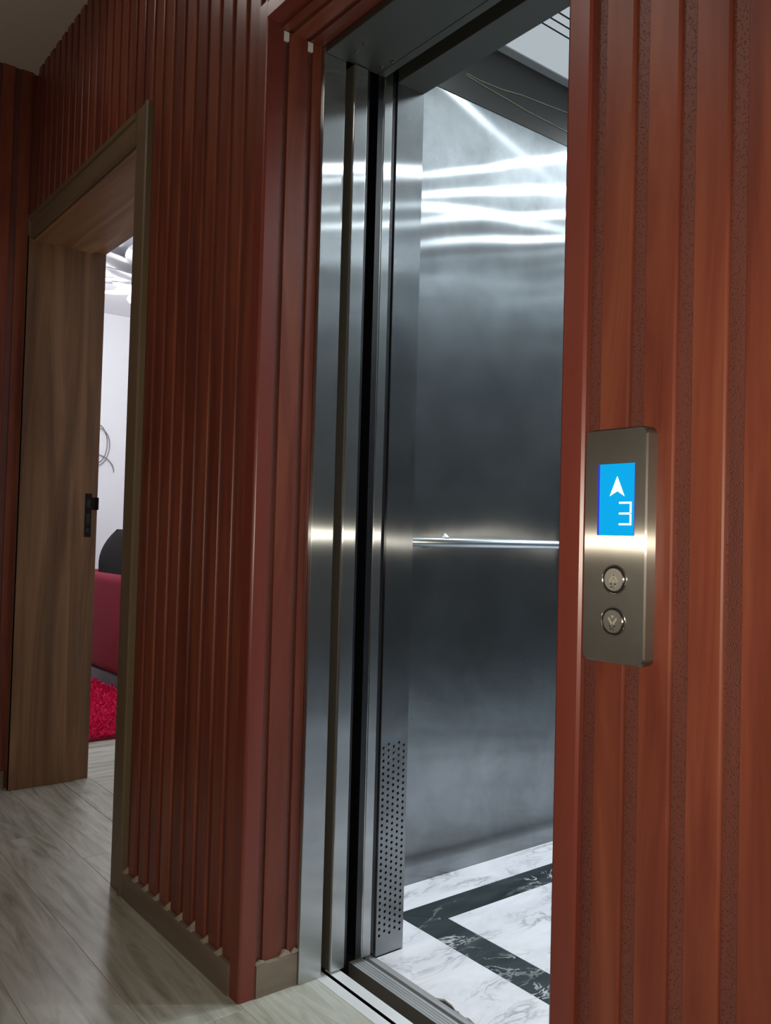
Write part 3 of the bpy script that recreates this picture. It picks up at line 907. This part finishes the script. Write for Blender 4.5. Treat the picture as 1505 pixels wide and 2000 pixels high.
# ================================================================= THE ROOM BEYOND
# sofa: arm with rolled top towards the doorway, seat, backrest
sofa = thing(empty('sofa', (-5.5, 2.4, 0)), 'crimson upholstered sofa with grey plinth seen through the doorway', 'sofa')
def spart(mb, name, mat, **k):
    return local(sofa, mb).build(name, mat, sofa, **k)
def soft_box(x0, x1, y0, y1, z0, z1, name, mat, bev, parent=None):
    mb = MB().box(x0, x1, y0, y1, z0, z1)
    o = spart(mb, name, mat)
    bv = o.modifiers.new('bevel', 'BEVEL'); bv.width = bev; bv.segments = 5
    o.data.polygons.foreach_set('use_smooth', [True] * 6)
    return o
soft_box(-6.10, -4.885, 1.985, 2.105, 0.075, 0.705, 'arm', sofa_m, 0.055)
soft_box(-6.08, -5.0, 2.107, 3.9, 0.075, 0.44, 'seat', sofa_m, 0.04)
soft_box(-6.36, -6.10, 1.99, 3.92, 0.075, 0.70, 'backrest', sofa_m, 0.06)
spart(MB().box(-6.25, -4.895, 1.992, 3.9, 0.0, 0.075), 'plinth', plinth_m)
# black cushion leaning over the arm
def cush(u, v, s):
    # u, v in -1..1: plump in the middle, thin at the seams, top edge dented between two ears
    t = (1 - abs(u) ** 3.0) * (1 - abs(v) ** 3.0)
    up = max(0.0, v)
    hw = 0.27 * (1 - 0.52 * up ** 2.2)
    dent = 0.04 * up ** 3 * math.exp(-((u - 0.25) / 0.4) ** 2)
    return Vector((s * 0.075 * max(t, 0) ** 0.6, u * hw, v * 0.275 - dent))
NG = 14
cmb = MB()
for s in (-1, 1):
    for i in range(NG):
        for j in range(NG):
            q = []
            for a, b in ((i, j), (i + 1, j), (i + 1, j + 1), (i, j + 1)):
                q.append(tuple(cush(-1 + 2 * a / NG, -1 + 2 * b / NG, s)))
            cmb.quad(q)
cme = cmb.mesh('cushion', black_cloth)
bmx = bmesh.new(); bmx.from_mesh(cme); bmesh.ops.remove_doubles(bmx, verts=bmx.verts[:], dist=0.0005); bmesh.ops.recalc_face_normals(bmx, faces=bmx.faces[:]); bmx.to_mesh(cme); bmx.free()
cush_o = place('cushion', cme, None, (-5.955, 2.385, 0.728), smooth=True)
cush_o.rotation_euler = (0, math.radians(-9), 0)
thing(cush_o, 'black cushion propped up behind the arm of the crimson sofa', 'cushion')
# shag rug
rug = thing(empty('rug', (-4.75, 2.2, 0)), 'red shag rug on the grey floor before the sofa', 'rug')
RX0, RX1, RYa, RYb = -5.6, -3.975, 1.24, 1.935
local(rug, MB().box(RX0, RX1, RYa, RYb, 0.0, 0.014)).build('backing', rug_base_m, rug)
pile = MB()
rr = random.Random(11)
for k in range(16000):
    x = rr.uniform(RX0, RX1 - 0.005); y = rr.uniform(RYa, RYb)
    h = rr.uniform(0.02, 0.045); an = rr.uniform(0, 6.28); w_ = rr.uniform(0.004, 0.008)
    lx, ly = rr.gauss(0, 0.016), rr.gauss(0, 0.016)
    dx, dy = math.cos(an) * w_, math.sin(an) * w_
    pile.v += [(x - dx, y - dy, 0.012), (x + dx, y + dy, 0.012), (x + lx + dx * .5, y + ly + dy * .5, h), (x + lx - dx * .5, y + ly - dy * .5, h)]
    b0 = len(pile.v) - 4
    pile.f.append((b0, b0 + 1, b0 + 2, b0 + 3)); pile.mi.append(0)
pm = bpy.data.meshes.new('pile')
l = rug.location
pm.from_pydata([(a - l.x, b - l.y, c_ - l.z) for a, b, c_ in pile.v], [], pile.f)
pm.materials.append(rug_m)
po = place('pile', pm, rug)
po['kind'] = 'stuff'
# coil of cable hanging on the end wall
def coil():
    pts = []
    c0 = Vector((-6.885, 2.375, 1.68))
    for k in range(70):
        t_ = k / 69
        a = 2 * math.pi * 2.1 * t_ + 1.9
        ry, rz = 0.135 - 0.03 * t_, 0.15 - 0.03 * math.sin(3 * a * 0.3)
        pts.append(c0 + Vector((0.01 * math.sin(5 * t_), ry * math.cos(a), rz * math.sin(a) + 0.03 * t_)))
    e = pts[-1]
    return pts
cc = MB().tube(coil(), 0.0037, 8)
tail = []
for k in range(20):
    t_ = k / 19
    tail.append((-6.885, 2.37 + 0.175 * math.sin(t_ * math.pi / 2), 1.61 - 0.14 * (1 - math.cos(t_ * math.pi / 2))))
cc.tube(tail, 0.0037, 8)
co = cc.build('cable', cable_m, None, smooth=True)
thing(co, 'grey cable coiled in a loop on the white room wall', 'cable')
# chandelier with white petals under the room ceiling
LX, LY = -5.38, 2.14
chd = thing(empty('chandelier', (LX, LY, HC)), 'white ceiling lamp of overlapping petals seen through the doorway', 'ceiling lamp')
def lp(mb, name, mat, **k):
    return local(chd, mb).build(name, mat, chd, **k)
canopy = MB().tube([(LX, LY, HC), (LX, LY, HC - 0.03)], 0.11, 24)
lp(canopy, 'canopy', lamp_metal)
lp(MB().tube([(LX, LY, HC - 0.03), (LX, LY, HC - 0.22)], 0.02, 12), 'stem', lamp_metal)
pet = MB()
for i in range(7):
    for s in range(5):
        def pp(i, s):
            u = i / 7; wv = -1 + 2 * s / 5
            w_ = 0.085 * math.sin(math.pi * (0.08 + 0.92 * u)) ** 0.7
            return (0.05 + 0.40 * u, wv * w_, 0.05 * u * u - 0.02 * (1 - wv * wv))
        for dz, rev in ((0, False), (-0.006, True)):
            q = [pp(i, s), pp(i + 1, s), pp(i + 1, s + 1), pp(i, s + 1)]
            q = [(a, b, c_ + dz) for a, b, c_ in q]
            pet.quad(q[::-1] if rev else q)
pme = pet.mesh('petal', petal_m)
for tier, (n, z, sc) in enumerate(((9, -0.05, 1.0), (7, -0.12, 0.85), (6, -0.19, 0.62))):
    for k in range(n):
        o = place('petal', pme, chd, (0, 0, z))
        o.rotation_euler = (0, math.radians(4 + 3 * tier), 2 * math.pi * (k + 0.37 * tier) / n + 0.2)
        o.scale = (sc, sc, sc)
gl = MB()
for i in range(8):
    for k in range(16):
        def sp_(i, k):
            th = math.pi * i / 8; a = 2 * math.pi * k / 16
            return (LX + 0.05 * math.sin(th) * math.cos(a), LY + 0.05 * math.sin(th) * math.sin(a), HC - 0.26 + 0.05 * math.cos(th))
        gl.quad([sp_(i, k), sp_(i, k + 1), sp_(i + 1, k + 1), sp_(i + 1, k)])
lp(gl, 'bulb', bulb_m, smooth=True)
point('chandelier_light', (LX, LY, HC - 0.36), ROOM_W, (0.97, 0.98, 1.0), 0.15)
point('room_fill_light', (-3.9, 2.9, 2.45), ROOM_W * 0.38, (0.97, 0.98, 1.0), 0.45)  # fill light added to brighten the room, has no fixture

# lamp added out of view across the corridor to brighten the ceiling
SX, SY, SZ = -2.55, -1.15, 1.95
sc = thing(empty('added_wall_lamp', (SX, SY, SZ)), 'added half-bowl lamp, out of view, shining up at the corridor ceiling', 'wall lamp')
bowl = MB()
NB = 14
for i in range(6):
    for k in range(NB):
        def bp_(i, k):
            th = math.pi / 2 * i / 6; a = math.pi * k / NB
            return (SX - 0.11 * math.cos(a) * math.cos(th), SY + 0.11 * math.sin(a) * math.cos(th), SZ + 0.06 - 0.11 * math.sin(th))
        bowl.quad([bp_(i, k), bp_(i, k + 1), bp_(i + 1, k + 1), bp_(i + 1, k)])
local(sc, bowl).build('bowl', plaster, sc, smooth=True)
local(sc, MB().box(SX - 0.05, SX + 0.05, SY, SY + 0.012, SZ - 0.09, SZ + 0.06)).build('back_plate', lamp_metal, sc)
up = spot('added_wall_lamp_light', (SX, SY + 0.06, SZ + 0.05), HALL_W, (1.0, 0.86, 0.72), 0.03, 165, 0.5)
up.rotation_euler = (math.pi, 0, 0)

# corridor ceiling lights: a small recessed lamp by the wall and a flush round lamp (no other source than their lit glass)
dl = thing(empty('downlight', (-2.42, 0.49, HC)), 'small recessed downlight in the corridor ceiling close to the panelled wall', 'ceiling lamp')
place('trim_ring', ring_me, dl)
place('lens', lens.mesh('lens', emit('lit_recessed_lens', (1.0, 0.90, 0.84), 130.0)), dl)
fl_lamp = thing(empty('flush_lamp', (-1.60, -0.45, HC)), 'round flush lamp in the middle of the corridor ceiling', 'ceiling lamp')
local(fl_lamp, MB().tube([(-1.60, -0.45, HC), (-1.60, -0.45, HC - 0.03)], 0.17, 28)).build('base', plaster, fl_lamp)
local(fl_lamp, MB().tube([(-1.60, -0.45, HC - 0.03), (-1.60, -0.45, HC - 0.045)], 0.15, 28)).build('diffuser', emit('lit_opal_glass', (1.0, 0.92, 0.84), 13.0), fl_lamp)
